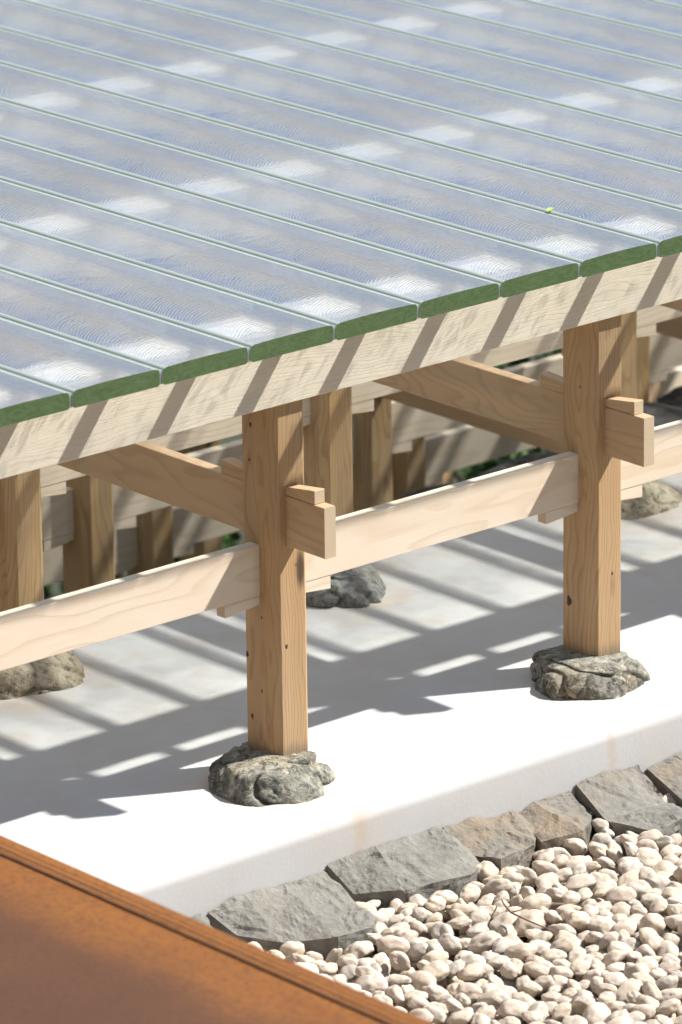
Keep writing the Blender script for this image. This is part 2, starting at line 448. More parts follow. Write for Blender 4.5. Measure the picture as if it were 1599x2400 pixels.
def leafmat(name, a, b):
    t = NT(name)
    r = t.n('NewGeometry').outputs['Random Per Island']
    return t.pbr(t.mix(r, a, b), 0.5, Specular_IOR_Level=0.3)
M_LEAF = leafmat('shrub_leaf', (0.02, 0.05, 0.01), (0.05, 0.12, 0.02))
M_LEAF1 = leafmat('yellow_green_leaf', (0.36, 0.50, 0.05), (0.40, 0.55, 0.06))
t = NT('shrub_bark')
M_BARK = t.pbr(t.mix(t.noise(t.coord(), 30, 3), (0.06, 0.04, 0.025), (0.13, 0.09, 0.06)), 0.9)
t = NT('dry_twig')
M_TWIG = t.pbr(t.mix(t.noise(t.coord(), 60, 3), (0.16, 0.09, 0.05), (0.26, 0.16, 0.09)), 0.8)

# ------------------------------------------------------------------ dimensions of the stage
P = 0.27                    # plank pitch
BAY = 4 * P                 # post spacing along the front
BY = 1.06                   # spacing of the post rows
Y0 = 0.245                  # first post row
ROWS, COLS = 5, 7
ZG = -1.215                 # plinth top
GT = 0.045                  # glass thickness
PW, PC = 0.060, 0.021       # post half width, chamfer
random.seed(4)

# ------------------------------------------------------------------ ground and hillside
def terrain_z(x, y):
    z = -1.60
    if y > 1.3:
        z -= min(1, (y - 1.3) / 0.5) * 0.5
    if y > 1.8:
        z -= (1 - math.exp(-(y - 1.8) / 7)) * 3.2
    # unseen slope under the camera and at both sides, steepened to block low sky
    r = math.hypot(x, y)
    if r > 4.5:
        side = max(0.0, min(1.0, (-(x * 0.62 + y * 0.72) / r + 0.55) / 0.5))
        side = side * side * (3 - 2 * side)
        h = 0.36 * max(0, min(r, 15) - 4.5) + 0.62 * max(0, min(r, 70) - 15) + 0.2 * max(0, r - 70)
        z += side * h
    return z
gx = sorted(set([-160, -120, -90, -70, -55, -44, -36, -30, -25, -21, -18, -15, -13, -11, -9.5, -8, -7, -6] + [i * 0.5 - 5 for i in range(31)] + [11, 12.5, 14, 16, 18, 20, 24, 30, 40, 55, 80, 120, 160]))
gy = sorted(set([-160, -120, -90, -70, -55, -44, -36, -30, -25, -21, -18, -15, -13, -11, -9.5, -8, -7, -6, -5, -4, -3] + [i * 0.25 - 2 for i in range(49)] + [12, 16, 24, 40, 80, 160]))
V, F = [], []
for yy in gy:
    for xx in gx:
        V.append((xx, yy, terrain_z(xx, yy) + (noise.noise((xx * .8, yy * .8, 0)) * .15 if yy > 1.9 else 0)))
nx = len(gx)
for j in range(len(gy) - 1):
    for i in range(nx - 1):
        F.append((j * nx + i, j * nx + i + 1, (j + 1) * nx + i + 1, (j + 1) * nx + i))
tag(ob('ground', mesh('ground', V, F, [M_HILL], smooth=True)), kind='structure')

# gravel bed soil in front of the plinth, above the ground sheet
V, F = [], []
N1, N2 = 60, 44
for j in range(N2 + 1):
    for i in range(N1 + 1):
        x = -0.5 + 4.2 * i / N1; y = -2.7 + 2.62 * j / N2
        V.append((x, y, -1.482 + 0.012 * noise.noise((x * 6, y * 6, 3))))
for j in range(N2):
    for i in range(N1):
        a = j * (N1 + 1) + i
        F.append((a, a + 1, a + N1 + 2, a + N1 + 1))
tag(ob('gravel_bed_soil', mesh('gravel_bed_soil', V, F, [M_SOIL], smooth=True)), kind='structure')

# ------------------------------------------------------------------ white plinth with rounded front edge
prof = [(1.66, -1.9), (1.66, ZG - 0.02), (1.64, ZG)]
prof += [(1.2, ZG), (0.8, ZG), (0.4, ZG), (0.1, ZG)]
YF = -0.088                 # front face of the plinth
RAD_E = 0.040
for k in range(13):
    a = math.pi / 2 * k / 12
    prof.append((YF + RAD_E - RAD_E * math.sin(a), ZG - RAD_E + RAD_E * math.cos(a)))
prof += [(YF - 0.001, -1.30), (YF - 0.002, -1.36), (YF - 0.003, -1.7)]
xs = [-0.55 + 0.06 * i for i in range(int(8.2 / 0.06))]
V, F = [], []
for x in xs:
    for (y, z) in prof:
        d = noise.noise((x * 2.1, y * 2.1, z * 2.1)) * 0.003 + noise.noise((x * 9, y * 9, z * 9)) * 0.0008
        V.append((x, y - d, z + d))
n = len(prof)
for i in range(len(xs) - 1):
    for k in range(n - 1):
        F.append((i * n + k, (i + 1) * n + k, (i + 1) * n + k + 1, i * n + k + 1))
F.append(tuple(range(n)))
F.append(tuple(reversed(range((len(xs) - 1) * n, len(xs) * n))))
tag(ob('plinth', mesh('plinth', V, F, [M_PLASTER], smooth=True)), kind='structure')

# ------------------------------------------------------------------ timber frame
ROT = {'x': (0, 0, 0), 'y': (0, 0, math.pi / 2), 'z': (0, -math.pi / 2, 0)}
def prism_mesh(name, L, hw, hh, c, mat, end=None):
    """length L along local X from 0, chamfered rectangular section"""
    sec = [(-hw, -hh + c), (-hw + c, -hh), (hw - c, -hh), (hw, -hh + c), (hw, hh - c), (hw - c, hh), (-hw + c, hh), (-hw, hh - c)]
    V = [(0, y, z) for y, z in sec] + [(L, y, z) for y, z in sec]
    F = [(k, 8 + k, 8 + (k + 1) % 8, (k + 1) % 8) for k in range(8)]
    F = [tuple(reversed(f)) for f in F]
    F += [tuple(range(8)), tuple(reversed(range(8, 16)))]
    fm = [0] * 8 + [1, 1]
    me = mesh(name, V, F, [mat, end or W_END], fm)
    bm = bmesh.new(); bm.from_mesh(me); bmesh.ops.recalc_face_normals(bm, faces=bm.faces); bm.to_mesh(me); bm.free()
    return me

def timber(name, axis, a, b, c1, c2, h1, h2, mat, parent, ch=0.0015):
    """axis x: a..b along X, c1 = centre Y, c2 = centre Z; y: c1 = X, c2 = Z; z: c1 = X, c2 = Y"""
    loc = {'x': (a, c1, c2), 'y': (c1, a, c2), 'z': (c1, c2, a)}[axis]
    hw, hh = (h1, h2)
    if axis == 'z':
        hw, hh = h2, h1
    return ob(name, prism_mesh(name, b - a, hw, hh, ch, mat), parent, loc, ROT[axis])

def wedge(name, axis, a, b, cen, half, za0, za1, zb0, zb1, parent, mat=None):
    """tapered key: along axis from a (z za0..za1) to b (z zb0..zb1)"""
    V = []
    for s, z0, z1 in ((a, za0, za1), (b, zb0, zb1)):
        for d, z in ((-half, z0), (half, z0), (half, z1), (-half, z1)):
            V.append((s, cen + d, z) if axis == 'x' else (cen - d, s, z))
    F = [(0, 3, 2, 1), (4, 5, 6, 7), (0, 1, 5, 4), (1, 2, 6, 5), (2, 3, 7, 6), (3, 0, 4, 7)]
    # local frame: grain along local X
    if axis == 'y':
        V = [(y - a, -(x - cen), z - za0) for x, y, z in V]
        loc, rot = (cen, a, za0), ROT['y']
    else:
        V = [(x - a, y - cen, z - za0) for x, y, z in V]
        loc, rot = (a, cen, za0), ROT['x']
    me = mesh(name, V, F, [mat or W_RAIL, W_END], [1, 1, 0, 0, 0, 0])
    bm = bmesh.new(); bm.from_mesh(me)
    bmesh.ops.recalc_face_normals(bm, faces=bm.faces)
    bmesh.ops.bevel(bm, geom=bm.edges[:], offset=0.0012, segments=1, affect='EDGES')
    bm.to_mesh(me); bm.free()
    o = ob(name, me, None, loc, rot)
    if parent is not None:
        o.parent = parent
        o.matrix_parent_inverse = Matrix.LocRotScale(parent.location, parent.rotation_euler, None).inverted()
    return o

frame = empty('timber_frame', (0, 0, ZG))
frame.location = (0, 0, 0)
tag(frame, 'pale cypress post and beam frame carrying the glass deck', 'deck frame')
XA, XB = -0.34, 6.90
POSTS = {}
for j in range(ROWS):
    yc = Y0 + BY * j
    # beam directly under the glass
    timber('floor_beam', 'x', XA, XB, yc - 0.0050, -0.139, 0.0700, 0.0935, W_BEAM, frame)
    # posts on a square grid
    for i in range(COLS):
        bot = -1.195 if j < 2 else -5.2
        m = W_POST if j == 0 else W_OLD
        POSTS[(i, j)] = timber('post', 'z', bot, -0.2335, BAY * i, yc + 0.006, PW, PW + 0.006, m, frame, PC)
    # tie rails through the posts
    levels = [(-0.735, -0.602)] if j < 2 else [(-0.735, -0.602), (-1.325, -1.192), (-1.915, -1.782)]
    for (z0, z1) in levels:
        r = timber('rail', 'x', XA, XB, yc + 0.0120, (z0 + z1) / 2, 0.0175, (z1 - z0) / 2, W_RAIL, frame)
        for i in range(COLS):
            xc = BAY * i
            wedge('wedge', 'x', xc - 0.172, xc - 0.0595, yc + 0.0120, 0.0165, z0 - 0.034, z0 - 0.0005, z0 - 0.024, z0 - 0.0005, r, W_RAIL)
            wedge('wedge', 'x', xc + 0.0595, xc + 0.172, yc + 0.0120, 0.0165, z0 - 0.025, z0 - 0.0005, z0 - 0.036, z0 - 0.0005, r, W_RAIL)
# cross beams at right angles to them
for lev, (z0, z1, ya0) in enumerate(((-0.602, -0.472, 0.040), (-1.135, -1.005, 2.20))):
    for i in range(COLS):
        xc = BAY * i
        if lev == 1 and i < 3: continue
        ya = 1.45 if lev == 1 else ya0
        o = timber('cross_beam', 'y', ya, Y0 + BY * (ROWS - 1) + 0.22, xc, (z0 + z1) / 2 + 0.0003, 0.0180, (z1 - z0) / 2, W_CROSS, frame)
        for j in range(ROWS):
            yc = Y0 + BY * j
            if yc < ya: continue
            wedge('wedge', 'y', yc - 0.167, yc - 0.0595, xc, 0.0170, z1 + 0.0008, z1 + 0.036, z1 + 0.0008, z1 + 0.022, o, W_CROSS)
            wedge('wedge', 'y', yc + 0.0595, yc + 0.187, xc, 0.0170, z1 + 0.0008, z1 + 0.026, z1 + 0.0008, z1 + 0.036, o, W_CROSS)

# knots on the two front posts: dark oval cores a hair proud of the planed face
t = NT('knot_wood')
M_KNOT = t.pbr(t.mix(t.noise(t.coord(), 220, 3), (0.030, 0.020, 0.014), (0.11, 0.065, 0.035)), 0.7)
KNOTS = [(1, 'x', 0.264, -0.299, 0.0060), (1, 'x', 0.271, -0.390, 0.0035), (1, 'x', 0.292, -0.901, 0.0065), (1, 'x', 0.235, -0.791, 0.0035),
         (1, 'x', 0.238, -0.985, 0.0040), (1, 'x', 0.277, -1.061, 0.0060), (1, 'y', 1.057, -0.863, 0.0050), (1, 'y', 1.092, -0.657, 0.0025),
         (2, 'x', 0.274, -1.011, 0.0115), (2, 'x', 0.232, -0.42, 0.0030), (2, 'y', 2.170, -0.93, 0.0040)]
for q, (i, ax, c, z, r) in enumerate(KNOTS):
    V = [(0, 0, 0.0007)]
    for ring, (rr, hh) in enumerate(((0.55, 0.0006), (1.0, 0.0001))):
        for m_ in range(12):
            an = 2 * math.pi * m_ / 12
            wv = 1 + 0.16 * math.sin(3 * an + q)
            V.append((r * rr * wv * math.cos(an) * 0.8, r * rr * wv * math.sin(an) * 1.25, hh))
    F = [(0, 1 + m_, 1 + (m_ + 1) % 12) for m_ in range(12)] + [(1 + m_, 13 + m_, 13 + (m_ + 1) % 12, 1 + (m_ + 1) % 12) for m_ in range(12)]
    if ax == 'x':
        V = [(BAY * i - PW - 0.0002 - v[2], c - v[0], z + v[1]) for v in V]
    else:
        V = [(c + v[0], Y0 - 0.060 - 0.0002 - v[2], z + v[1]) for v in V]
    o = ob('knot', mesh('knot', V, F, [M_KNOT], smooth=True))
    o.parent = POSTS[(i, 0)]
    o.matrix_parent_inverse = Matrix.LocRotScale(o.parent.location, o.parent.rotation_euler, None).inverted()

# ------------------------------------------------------------------ glass deck planks
PL = 5.05
def plank_mesh():
    hw = P / 2 - 0.0045
    r = 0.013
    top = []
    nseg = 10
    for k in range(nseg + 1):
        x = -hw + r + (2 * hw - 2 * r) * k / nseg
        top.append((x, 0.0022 * (1 - (x / (hw - r)) ** 2) - 0.0022))
    arcR = [(hw - r + r * math.sin(a), -0.0022 - r + r * math.cos(a)) for a in [math.pi / 2 * k / 4 for k in range(1, 5)]]
    low = 0.0085
    arcRb = [(hw - low + low * math.cos(a), -GT + low - low * math.sin(a)) for a in [math.pi / 2 * k / 3 for k in range(0, 4)]]
    right = arcR + arcRb
    sec = top + right + [(-x, z) for x, z in reversed(right)]
    n = len(sec)
    nt = len(top)
    V = [(x, 0, z) for x, z in sec] + [(x, PL, z) for x, z in sec]
    F, fm, sm = [], [], []
    ib = nt + len(right) - 1
    for k in range(n):
        F.append((k, (k + 1) % n, n + (k + 1) % n, n + k))
        if k < nt - 1: fm.append(0)
        elif k == ib: fm.append(1)
        else: fm.append(2 if abs(sec[k][0] - sec[(k + 1) % n][0]) < 1e-5 else 4)
        sm.append(k != ib)
    F += [tuple(reversed(range(n))), tuple(range(n, 2 * n))]
    fm += [3, 3]; sm += [False, False]
    me = mesh('glass_plank', V, F, [G_TOP, G_BOT, G_SIDE, G_END, G_ARRIS], fm, sm)
    bm = bmesh.new(); bm.from_mesh(me)
    bmesh.ops.recalc_face_normals(bm, faces=bm.faces)
    for f in bm.faces:                       # keep the big faces flat-shaded at their borders
        pass
    for e in bm.edges:
        ms = {f.material_index for f in e.link_faces}
        if len(ms) > 1: e.smooth = False
    bm.to_mesh(me); bm.free()
    return me
pm = plank_mesh()
V, F = [], []
for (ya, yb, zb) in ((0.0025, 0.30, -GT + 0.003), (0.30, PL - 0.003, -0.0165)):
    k = len(V)
    V += [(x, y, z) for y in (ya, yb) for x, z in ((-0.0042, zb), (0.0042, zb), (0.0036, -0.007), (-0.0036, -0.007))]
    F += [tuple(k + q for q in f) for f in ((0, 1, 2, 3), (7, 6, 5, 4), (0, 4, 5, 1), (1, 5, 6, 2), (2, 6, 7, 3), (3, 7, 4, 0))]
sealm = mesh('joint_seal', V, F, [M_SEAL])
ORD = ['first', 'second', 'third', 'fourth', 'fifth', 'sixth', 'seventh', 'eighth', 'ninth', 'tenth', 'eleventh', 'twelfth', 'thirteenth', 'fourteenth', 'fifteenth', 'sixteenth']
for k in range(-2, 25):
    if k == 0:
        lab = 'rippled glass deck plank with a cut-off green end at the left border'
    elif 1 <= k <= 7:
        lab = 'rippled glass deck plank, %s whole green end counted from the left' % ORD[k - 1]
    elif k == 8:
        lab = 'rippled glass deck plank with a cut-off green end at the right border'
    elif 9 <= k <= 16:
        lab = 'rippled glass deck plank, %s seam upwards on the right border, green end hidden' % ORD[k - 9]
    else:
        lab = 'rippled glass deck plank beyond the border of the view'
    o = ob('glass_plank', pm, None, (P * (k + 0.5), 0.012, 0))
    tag(o, lab, 'glass plank', 'glass planks of the deck')
    s = ob('joint_seal', sealm, o, (P / 2, 0, 0))

# ------------------------------------------------------------------ foundation boulders
LAT = Vector((0.754, -0.657, 0)); DEP = Vector((0.657, 0.754, 0))
def ico(sub):
    bm = bmesh.new()
    bmesh.ops.create_icosphere(bm, subdivisions=sub, radius=1)
    V = [v.co.copy() for v in bm.verts]
    F = [[l.index for l in f.verts] for f in bm.faces]
    bm.free()
    return V, F
ICO5 = ico(5); ICO6 = ico(6)
def boulder(seed, hu, hv, hz, flat=0.6, rough=1.0, lobes=1.0):
    Vs, F = ICO6 if hz > 0 else ICO5
    out = []
    s = Vector((seed * 3.7, seed * 1.9, seed * 5.3))
    for v in Vs:
        q = v * 1.0
        d = 0.24 * lobes * noise.noise(q * 1.1 + s) + 0.12 * lobes * noise.noise(q * 2.0 + s * 2)
        rid = 1 - abs(noise.noise(q * 1.25 + s * 1.3)) * 2.6
        if rid > 0.78: d -= (rid - 0.78) * 0.60 * rough           # creases between lobes
        rid2 = 1 - abs(noise.noise(q * 3.6 + s * .7)) * 2.6
        if rid2 > 0.75: d -= (rid2 - 0.75) * 0.10 * rough
        d += 0.018 * rough * noise.noise(q * 8 + s) + 0.015 * rough * noise.noise(q * 19 + s) + 0.006 * rough * noise.noise(q * 43 + s)
        q = v * (1 + d)
        z = q.z
        sq = 1.0 + 0.12 * (1 - abs(v.z))
        if z > flat: z = flat + (z - flat) * 0.35
        pos = LAT * (q.x * hu * sq) + DEP * (q.y * hv * sq) + Vector((0, 0, z * hz))
        out.append(pos)
    return out, F
SPEC = [  # col, row, hu, hv, hz, du, dv, seed, material, label
    (1, 0, 0.146, 0.148, 0.128, -0.020, -0.075, 11, M_ROCK, 'lobed grey and tan boulder under the nearest front post'),
    (2, 0, 0.138, 0.142, 0.125, -0.020, -0.055, 23, M_ROCK, 'dark grey-green boulder under the right-hand front post'),
    (1, 1, 0.150, 0.17, 0.130, 0.00, -0.07, 5, M_ROCK2, 'smooth tan boulder cut off by the left border'),
    (2, 1, 0.150, 0.17, 0.130, 0.00, -0.08, 8, M_ROCK3, 'speckled grey boulder behind the nearest front post'),
    (3, 1, 0.160, 0.16, 0.130, 0.01, -0.05, 14, M_ROCK2, 'pale veined boulder behind the right-hand front post'),
    (0, 0, 0.15, 0.15, 0.11, 0, -0.06, 17, M_ROCK, 'grey boulder under the front corner post, outside the view'),
    (3, 0, 0.15, 0.15, 0.11, 0, -0.06, 19, M_ROCK, 'grey boulder under the front post right of the view'),
    (0, 1, 0.15, 0.15, 0.12, 0, -0.06, 27, M_ROCK2, 'tan boulder in the second row left of the view'),
    (4, 1, 0.15, 0.15, 0.12, 0, -0.06, 29, M_ROCK3, 'grey boulder in the second row right of the view'),
    (4, 0, 0.15, 0.15, 0.11, 0, -0.06, 31, M_ROCK, 'grey boulder under the second front post right of the view'),
    (5, 0, 0.15, 0.15, 0.11, 0, -0.06, 37, M_ROCK2, 'tan boulder under a front post far right of the view'),
    (5, 1, 0.15, 0.15, 0.12, 0, -0.06, 41, M_ROCK3, 'grey boulder in the second row far right of the view'),
    (6, 0, 0.15, 0.15, 0.11, 0, -0.06, 43, M_ROCK, 'grey boulder under the last front post'),
    (6, 1, 0.15, 0.15, 0.12, 0, -0.06, 47, M_ROCK2, 'tan boulder under the last second-row post'),
]
for (i, j, hu, hv, hz, du, dv, seed, m, lab) in SPEC:
    V, F = boulder(seed, hu, hv, hz, 0.62, 1.0 if m is not M_ROCK2 else 0.45)
    o = ob('foundation_boulder', mesh('foundation_boulder', V, F, [m], smooth=True), None,
           Vector((BAY * i, Y0 + BY * j, ZG - 0.022)) + LAT * du + DEP * dv)
    tag(o, lab, 'boulder', 'boulders under the posts')

# ------------------------------------------------------------------ edging stones along the foot of the plinth
STONES = [
    ([(0.16, -1.325), (0.50, -1.33)], [(0.50, -0.30), (0.30, -0.36), (0.12, -0.25)], M_SLATE, 'grey edging stone hidden behind the rusted steel'),
    ([(0.518, -1.328), (0.637, -1.318), (0.761, -1.321), (0.895, -1.326)], [(0.885, -0.25), (0.856, -0.358), (0.82, -0.392), (0.703, -0.405), (0.604, -0.315), (0.545, -0.215)], M_SLATE, 'leftmost flat blue-grey edging stone, beside the rusted steel'),
    ([(0.902, -1.312), (1.057, -1.307), (1.150, -1.306), (1.262, -1.311)], [(1.325, -0.185), (1.295, -0.271), (1.224, -0.315), (1.036, -0.285), (0.935, -0.196)], M_SLATE, 'long blue-grey edging stone with a chipped lower edge, second from the left'),
    ([(1.290, -1.322), (1.40, -1.320), (1.520, -1.335)], [(1.548, -0.175), (1.490, -0.255), (1.330, -0.30), (1.318, -0.205)], M_SLATE2, 'small brownish edging stone, third from the left'),
    ([(1.535, -1.340), (1.590, -1.322), (1.715, -1.332)], [(1.722, -0.205), (1.690, -0.245), (1.615, -0.295), (1.510, -0.255)], M_SLATE2, 'brown-grey cracked edging stone between the small and the large flat ones'),
    ([(1.735, -1.312), (1.846, -1.312), (1.960, -1.318)], [(1.945, -0.27), (1.885, -0.397), (1.765, -0.415), (1.725, -0.262)], M_SLATE, 'large flat grey edging stone with a dark split face'),
    ([(1.985, -1.334), (2.039, -1.330), (2.117, -1.330), (2.247, -1.334)], [(2.215, -0.324), (1.985, -0.44), (1.945, -0.350)], M_SLATE2, 'brown-grey edging stone cut off by the right border'),
    ([(2.27, -1.33), (2.55, -1.33)], [(2.56, -0.33), (2.36, -0.40), (2.25, -0.28)], M_SLATE, 'grey edging stone right of the view'),
    ([(2.58, -1.32), (2.92, -1.33)], [(2.90, -0.32), (2.70, -0.40), (2.58, -0.28)], M_SLATE, 'last grey edging stone right of the view'),
]
DX, DY, DZ = 0.039, 0.045, -0.0194
STONES = [([(x + DX, z + DZ) for x, z in b], [(x + DX, y + DY) for x, y in f], m, l) for b, f, m, l in STONES]
for si, (back, front, m, lab) in enumerate(STONES):
    poly = [Vector((x, -0.137 + DY, z)) for x, z in back] + [Vector((x, y, -1.372 + DZ + 0.008 * math.sin(k * 2.3 + si))) for k, (x, y) in enumerate(front)]
    bm = bmesh.new()
    top = [bm.verts.new(v) for v in poly]
    cx = sum((v for v in poly), Vector()) / len(poly)
    bot = []
    for v in poly:
        d = Vector((cx.x - v.x, min(0, cx.y - v.y) if v.y > -0.095 else cx.y - v.y, 0)) * -0.06
        if v.y > -0.095: d.y = 0
        bot.append(bm.verts.new((v.x + d.x * .5, v.y + d.y * .3, -1.56)))
    bm.faces.new(top)
    bm.faces.new(list(reversed(bot)))
    nn = len(poly)
    for k in range(nn):
        bm.faces.new((top[k], bot[k], bot[(k + 1) % nn], top[(k + 1) % nn]))
    bmesh.ops.recalc_face_normals(bm, faces=bm.faces)
    bmesh.ops.triangulate(bm, faces=bm.faces[:])
    for it in range(4):
        bmesh.ops.subdivide_edges(bm, edges=[e for e in bm.edges if e.calc_length() > 0.016], cuts=1, use_grid_fill=True)
        bmesh.ops.triangulate(bm, faces=[f for f in bm.faces if len(f.verts) > 3])
    bm.normal_update()
    sv = Vector((si * 5.1, si * 2.2, 1.7))
    for v in bm.verts:
        c = v.co
        # split faces: stepped terraces plus fine roughness
        t1 = noise.noise(Vector((c.x * 9, c.y * 9, c.z * 9)) + sv)
        step = math.floor(t1 * 3.0 + 0.5) / 3.0
        d = 0.010 * step + 0.006 * t1 + 0.005 * noise.noise(c * 24 + sv) + 0.0025 * noise.noise(c * 60 + sv)
        nrm = v.normal.copy()
        if c.y > -0.105: nrm.y = min(0, nrm.y)
        v.co = c + nrm * d
        if v.co.y > -0.0915: v.co.y = -0.0915
    me = bpy.data.meshes.new('edging_stone')
    bm.to_mesh(me); bm.free()
    me.materials.append(m)
    tag(ob('edging_stone', me), lab, 'stone', 'stones edging the plinth')

# ------------------------------------------------------------------ pebbles
rng = np.random.default_rng(12)
VAR = []
V4, F4 = ico(4); V3, F3 = ico(3); V2, F2 = ico(2)
def pebble_verts(base, seed):
    s = Vector((seed * 2.3, seed * 4.1, seed * 1.7))
    ax = (1.0, 0.62 + 0.28 * ((seed * 37) % 10) / 10, 0.48 + 0.26 * ((seed * 53) % 10) / 10)
    out = []
    for v in base:
        d = 0.22 * noise.noise(v * 1.1 + s) + 0.09 * noise.noise(v * 2.4 + s * 2) + 0.02 * noise.noise(v * 6 + s)
        # flattened worn facets
        for q in range(4):
            nv = Vector((math.sin(seed + q * 2.1), math.cos(seed * 1.7 + q), math.sin(seed * .6 + q * 1.3))).normalized()
            e = v.dot(nv)
            if e > 0.66: d -= (e - 0.66) * 0.48
        q = v * (1 + d)
        out.append((q.x * ax[0], q.y * ax[1], q.z * ax[2]))
    return out
NV = 18
for k in range(NV):
    VAR.append(mesh('pebble', pebble_verts(V4, k + 1), F4, [M_PEB], smooth=True))
LOWV = [np.array(pebble_verts(V3, k + 1)) for k in range(NV)]
F3a = np.array(F3)

def in_stone(x, y):
    for back, front, m, lab in STONES:
        poly = [(b[0], -0.085) for b in back] + list(front)
        ins = False
        for k in range(len(poly)):
            (x1, y1), (x2, y2) = poly[k], poly[k - 1]
            if (y1 > y) != (y2 > y) and x < (x2 - x1) * (y - y1) / (y2 - y1) + x1: ins = not ins
        if ins: return True
    return False
def layer(x0, x1, y0, y1, rmin, rmax, tries, gap):
    pts, cell = [], {}
    cs = rmax * 2.2
    for _ in range(tries):
        x, y = rng.uniform(x0, x1), rng.uniform(y0, y1)
        r = rmin + (rmax - rmin) * rng.random() ** 1.6
        if in_stone(x, y - 0.01) or in_stone(x, y + 0.02) or y > -0.11: continue
        ci, cj = int(x // cs), int(y // cs)
        ok = True
        for a in (-1, 0, 1):
            for b in (-1, 0, 1):
                for (px, py, pr) in cell.get((ci + a, cj + b), ()):
                    if (px - x) ** 2 + (py - y) ** 2 < (gap * (pr + r)) ** 2:
                        ok = False; break
                if not ok: break
            if not ok: break
        if ok:
            cell.setdefault((ci, cj), []).append((x, y, r)); pts.append((x, y, r))
    return pts
def rot_mat(a, b, c):
    ca, sa, cb, sb, cc, sc = math.cos(a), math.sin(a), math.cos(b), math.sin(b), math.cos(c), math.sin(c)
    Rz = np.array([[ca, -sa, 0], [sa, ca, 0], [0, 0, 1]])
    Ry = np.array([[cb, 0, sb], [0, 1, 0], [-sb, 0, cb]])
    Rx = np.array([[1, 0, 0], [0, cc, -sc], [0, sc, cc]])
    return Rz @ Ry @ Rx
def screen(pt):
    v = Vector(pt) - CAM
    dz = v.dot(fwd)
    return 799.5 + FPX * v.dot(r2) / dz, 1200 - FPX * v.dot(u2) / dz
top = layer(-0.45, 3.3, -2.5, -0.11, 0.023, 0.043, 70000, 0.72)
und = layer(-0.45, 3.3, -2.5, -0.11, 0.020, 0.030, 30000, 0.80)
items = []
for (x, y, r) in top:
    items.append([x, y, -1.421 + rng.uniform(-0.014, 0.012), r, rng.integers(NV), rng.uniform(0, 6.28), rng.normal(0, .35), rng.normal(0, .35), 0])
for (x, y, r) in und:
    items.append([x, y, -1.459 + rng.uniform(-0.006, 0.006), r, rng.integers(NV), rng.uniform(0, 6.28), rng.normal(0, .3), rng.normal(0, .3), 1])
def corten_hides(px, py):
    return py > 1955 + (px - 0) * (445 / 1020.0) - 6
vis = []
for it in items:
    px, py = screen(it[:3])
    it.append(it[8] == 0 and -8 < px < 1607 and py < 2408 and not corten_hides(px, py - 12))
    it.append(it[3])
single = sorted([it for it in items if it[9]], key=lambda i: -i[3])[:300]
sset = set(id(i) for i in single)
for it in single:
    o = ob('pebble', VAR[int(it[4])], None, it[:3], (it[7], it[6], it[5]))
    o.scale = (it[3] * 1.12,) * 3
    tag(o, 'cream worn pebble lying in the bright gravel bed', 'pebble', 'pebbles of the gravel bed')
rest = [it for it in items if id(it) not in sset]
AV, AF, base = [], [], 0
for it in rest:
    A = LOWV[int(it[4])] * it[3] * 1.12 @ rot_mat(it[5], it[6], it[7]).T + np.array(it[:3])
    AV.append(A); AF.append(F3a + base); base += len(A)
AV = np.concatenate(AV); AF = np.concatenate(AF)
me = bpy.data.meshes.new('gravel')
me.vertices.add(len(AV)); me.vertices.foreach_set('co', AV.ravel())
me.loops.add(AF.size); me.loops.foreach_set('vertex_index', AF.ravel())
me.polygons.add(len(AF)); me.polygons.foreach_set('loop_start', np.arange(0, AF.size, 3)); me.polygons.foreach_set('loop_total', np.full(len(AF), 3))
me.polygons.foreach_set('use_smooth', np.ones(len(AF), bool))
me.update(); me.validate()
# same stone, coloured per pebble
t = NT('cream_gravel')
rnd = t.n('NewGeometry').outputs['Random Per Island']
p = t.vmath('ADD', t.coord(), t.comb(t.math('MULTIPLY', rnd, 31.0), 0.0, 0.0))
n1 = t.noise(p, 600 * .03, 4, 0.65); n2 = t.noise(p, 95, 4, 0.7)
basec = t.ramp(rnd, [(0.0, (0.623, 0.539, 0.442)), (0.3, (0.660, 0.586, 0.498)), (0.6, (0.623, 0.535, 0.432)), (0.9, (0.679, 0.618, 0.535)), (1.0, (0.48, 0.465, 0.43))])
col = t.mix(t.rng(n1, 0.46, 0.66, 0, 0.7), basec, (0.48, 0.36, 0.235))
col = t.mix(t.rng(n2, 0.56, 0.72, 0, 0.5), col, (0.36, 0.27, 0.18))
me.materials.append(t.pbr(col, 0.72, t.bump(n2, 0.4, 0.004), Specular_IOR_Level=0.3))
tag(ob('gravel', me), 'cream pebbles filling the gravel bed below the edging stones', 'gravel', kind='stuff')

# a dry twig lying on the pebbles
def tube(pts, radii, seg=6):
    V, F = [], []
    for k, (q, r) in enumerate(zip(pts, radii)):
        a = Vector(pts[min(k + 1, len(pts) - 1)]) - Vector(pts[max(k - 1, 0)])
        a.normalize()
        s = a.orthogonal().normalized(); u = a.cross(s)
        for m in range(seg):
            an = 2 * math.pi * m / seg
            V.append(Vector(q) + (s * math.cos(an) + u * math.sin(an)) * r)
    for k in range(len(pts) - 1):
        for m in range(seg):
            F.append((k * seg + m, k * seg + (m + 1) % seg, (k + 1) * seg + (m + 1) % seg, (k + 1) * seg + m))
    F.append(tuple(reversed(range(seg)))); F.append(tuple(range((len(pts) - 1) * seg, len(pts) * seg)))
    return V, F
V, F = tube([(1.155, -0.491, -1.366), (1.125, -0.535, -1.360), (1.099, -0.587, -1.357), (1.092, -0.655, -1.356), (1.104, -0.746, -1.364)], [0.0018, 0.0024, 0.0026, 0.0022, 0.0014])
tw = ob('twig', mesh('twig', V, F, [M_TWIG], smooth=True), None, (DX, DY, DZ))
tag(tw, 'thin dry brown twig lying across the pebbles', 'twig')
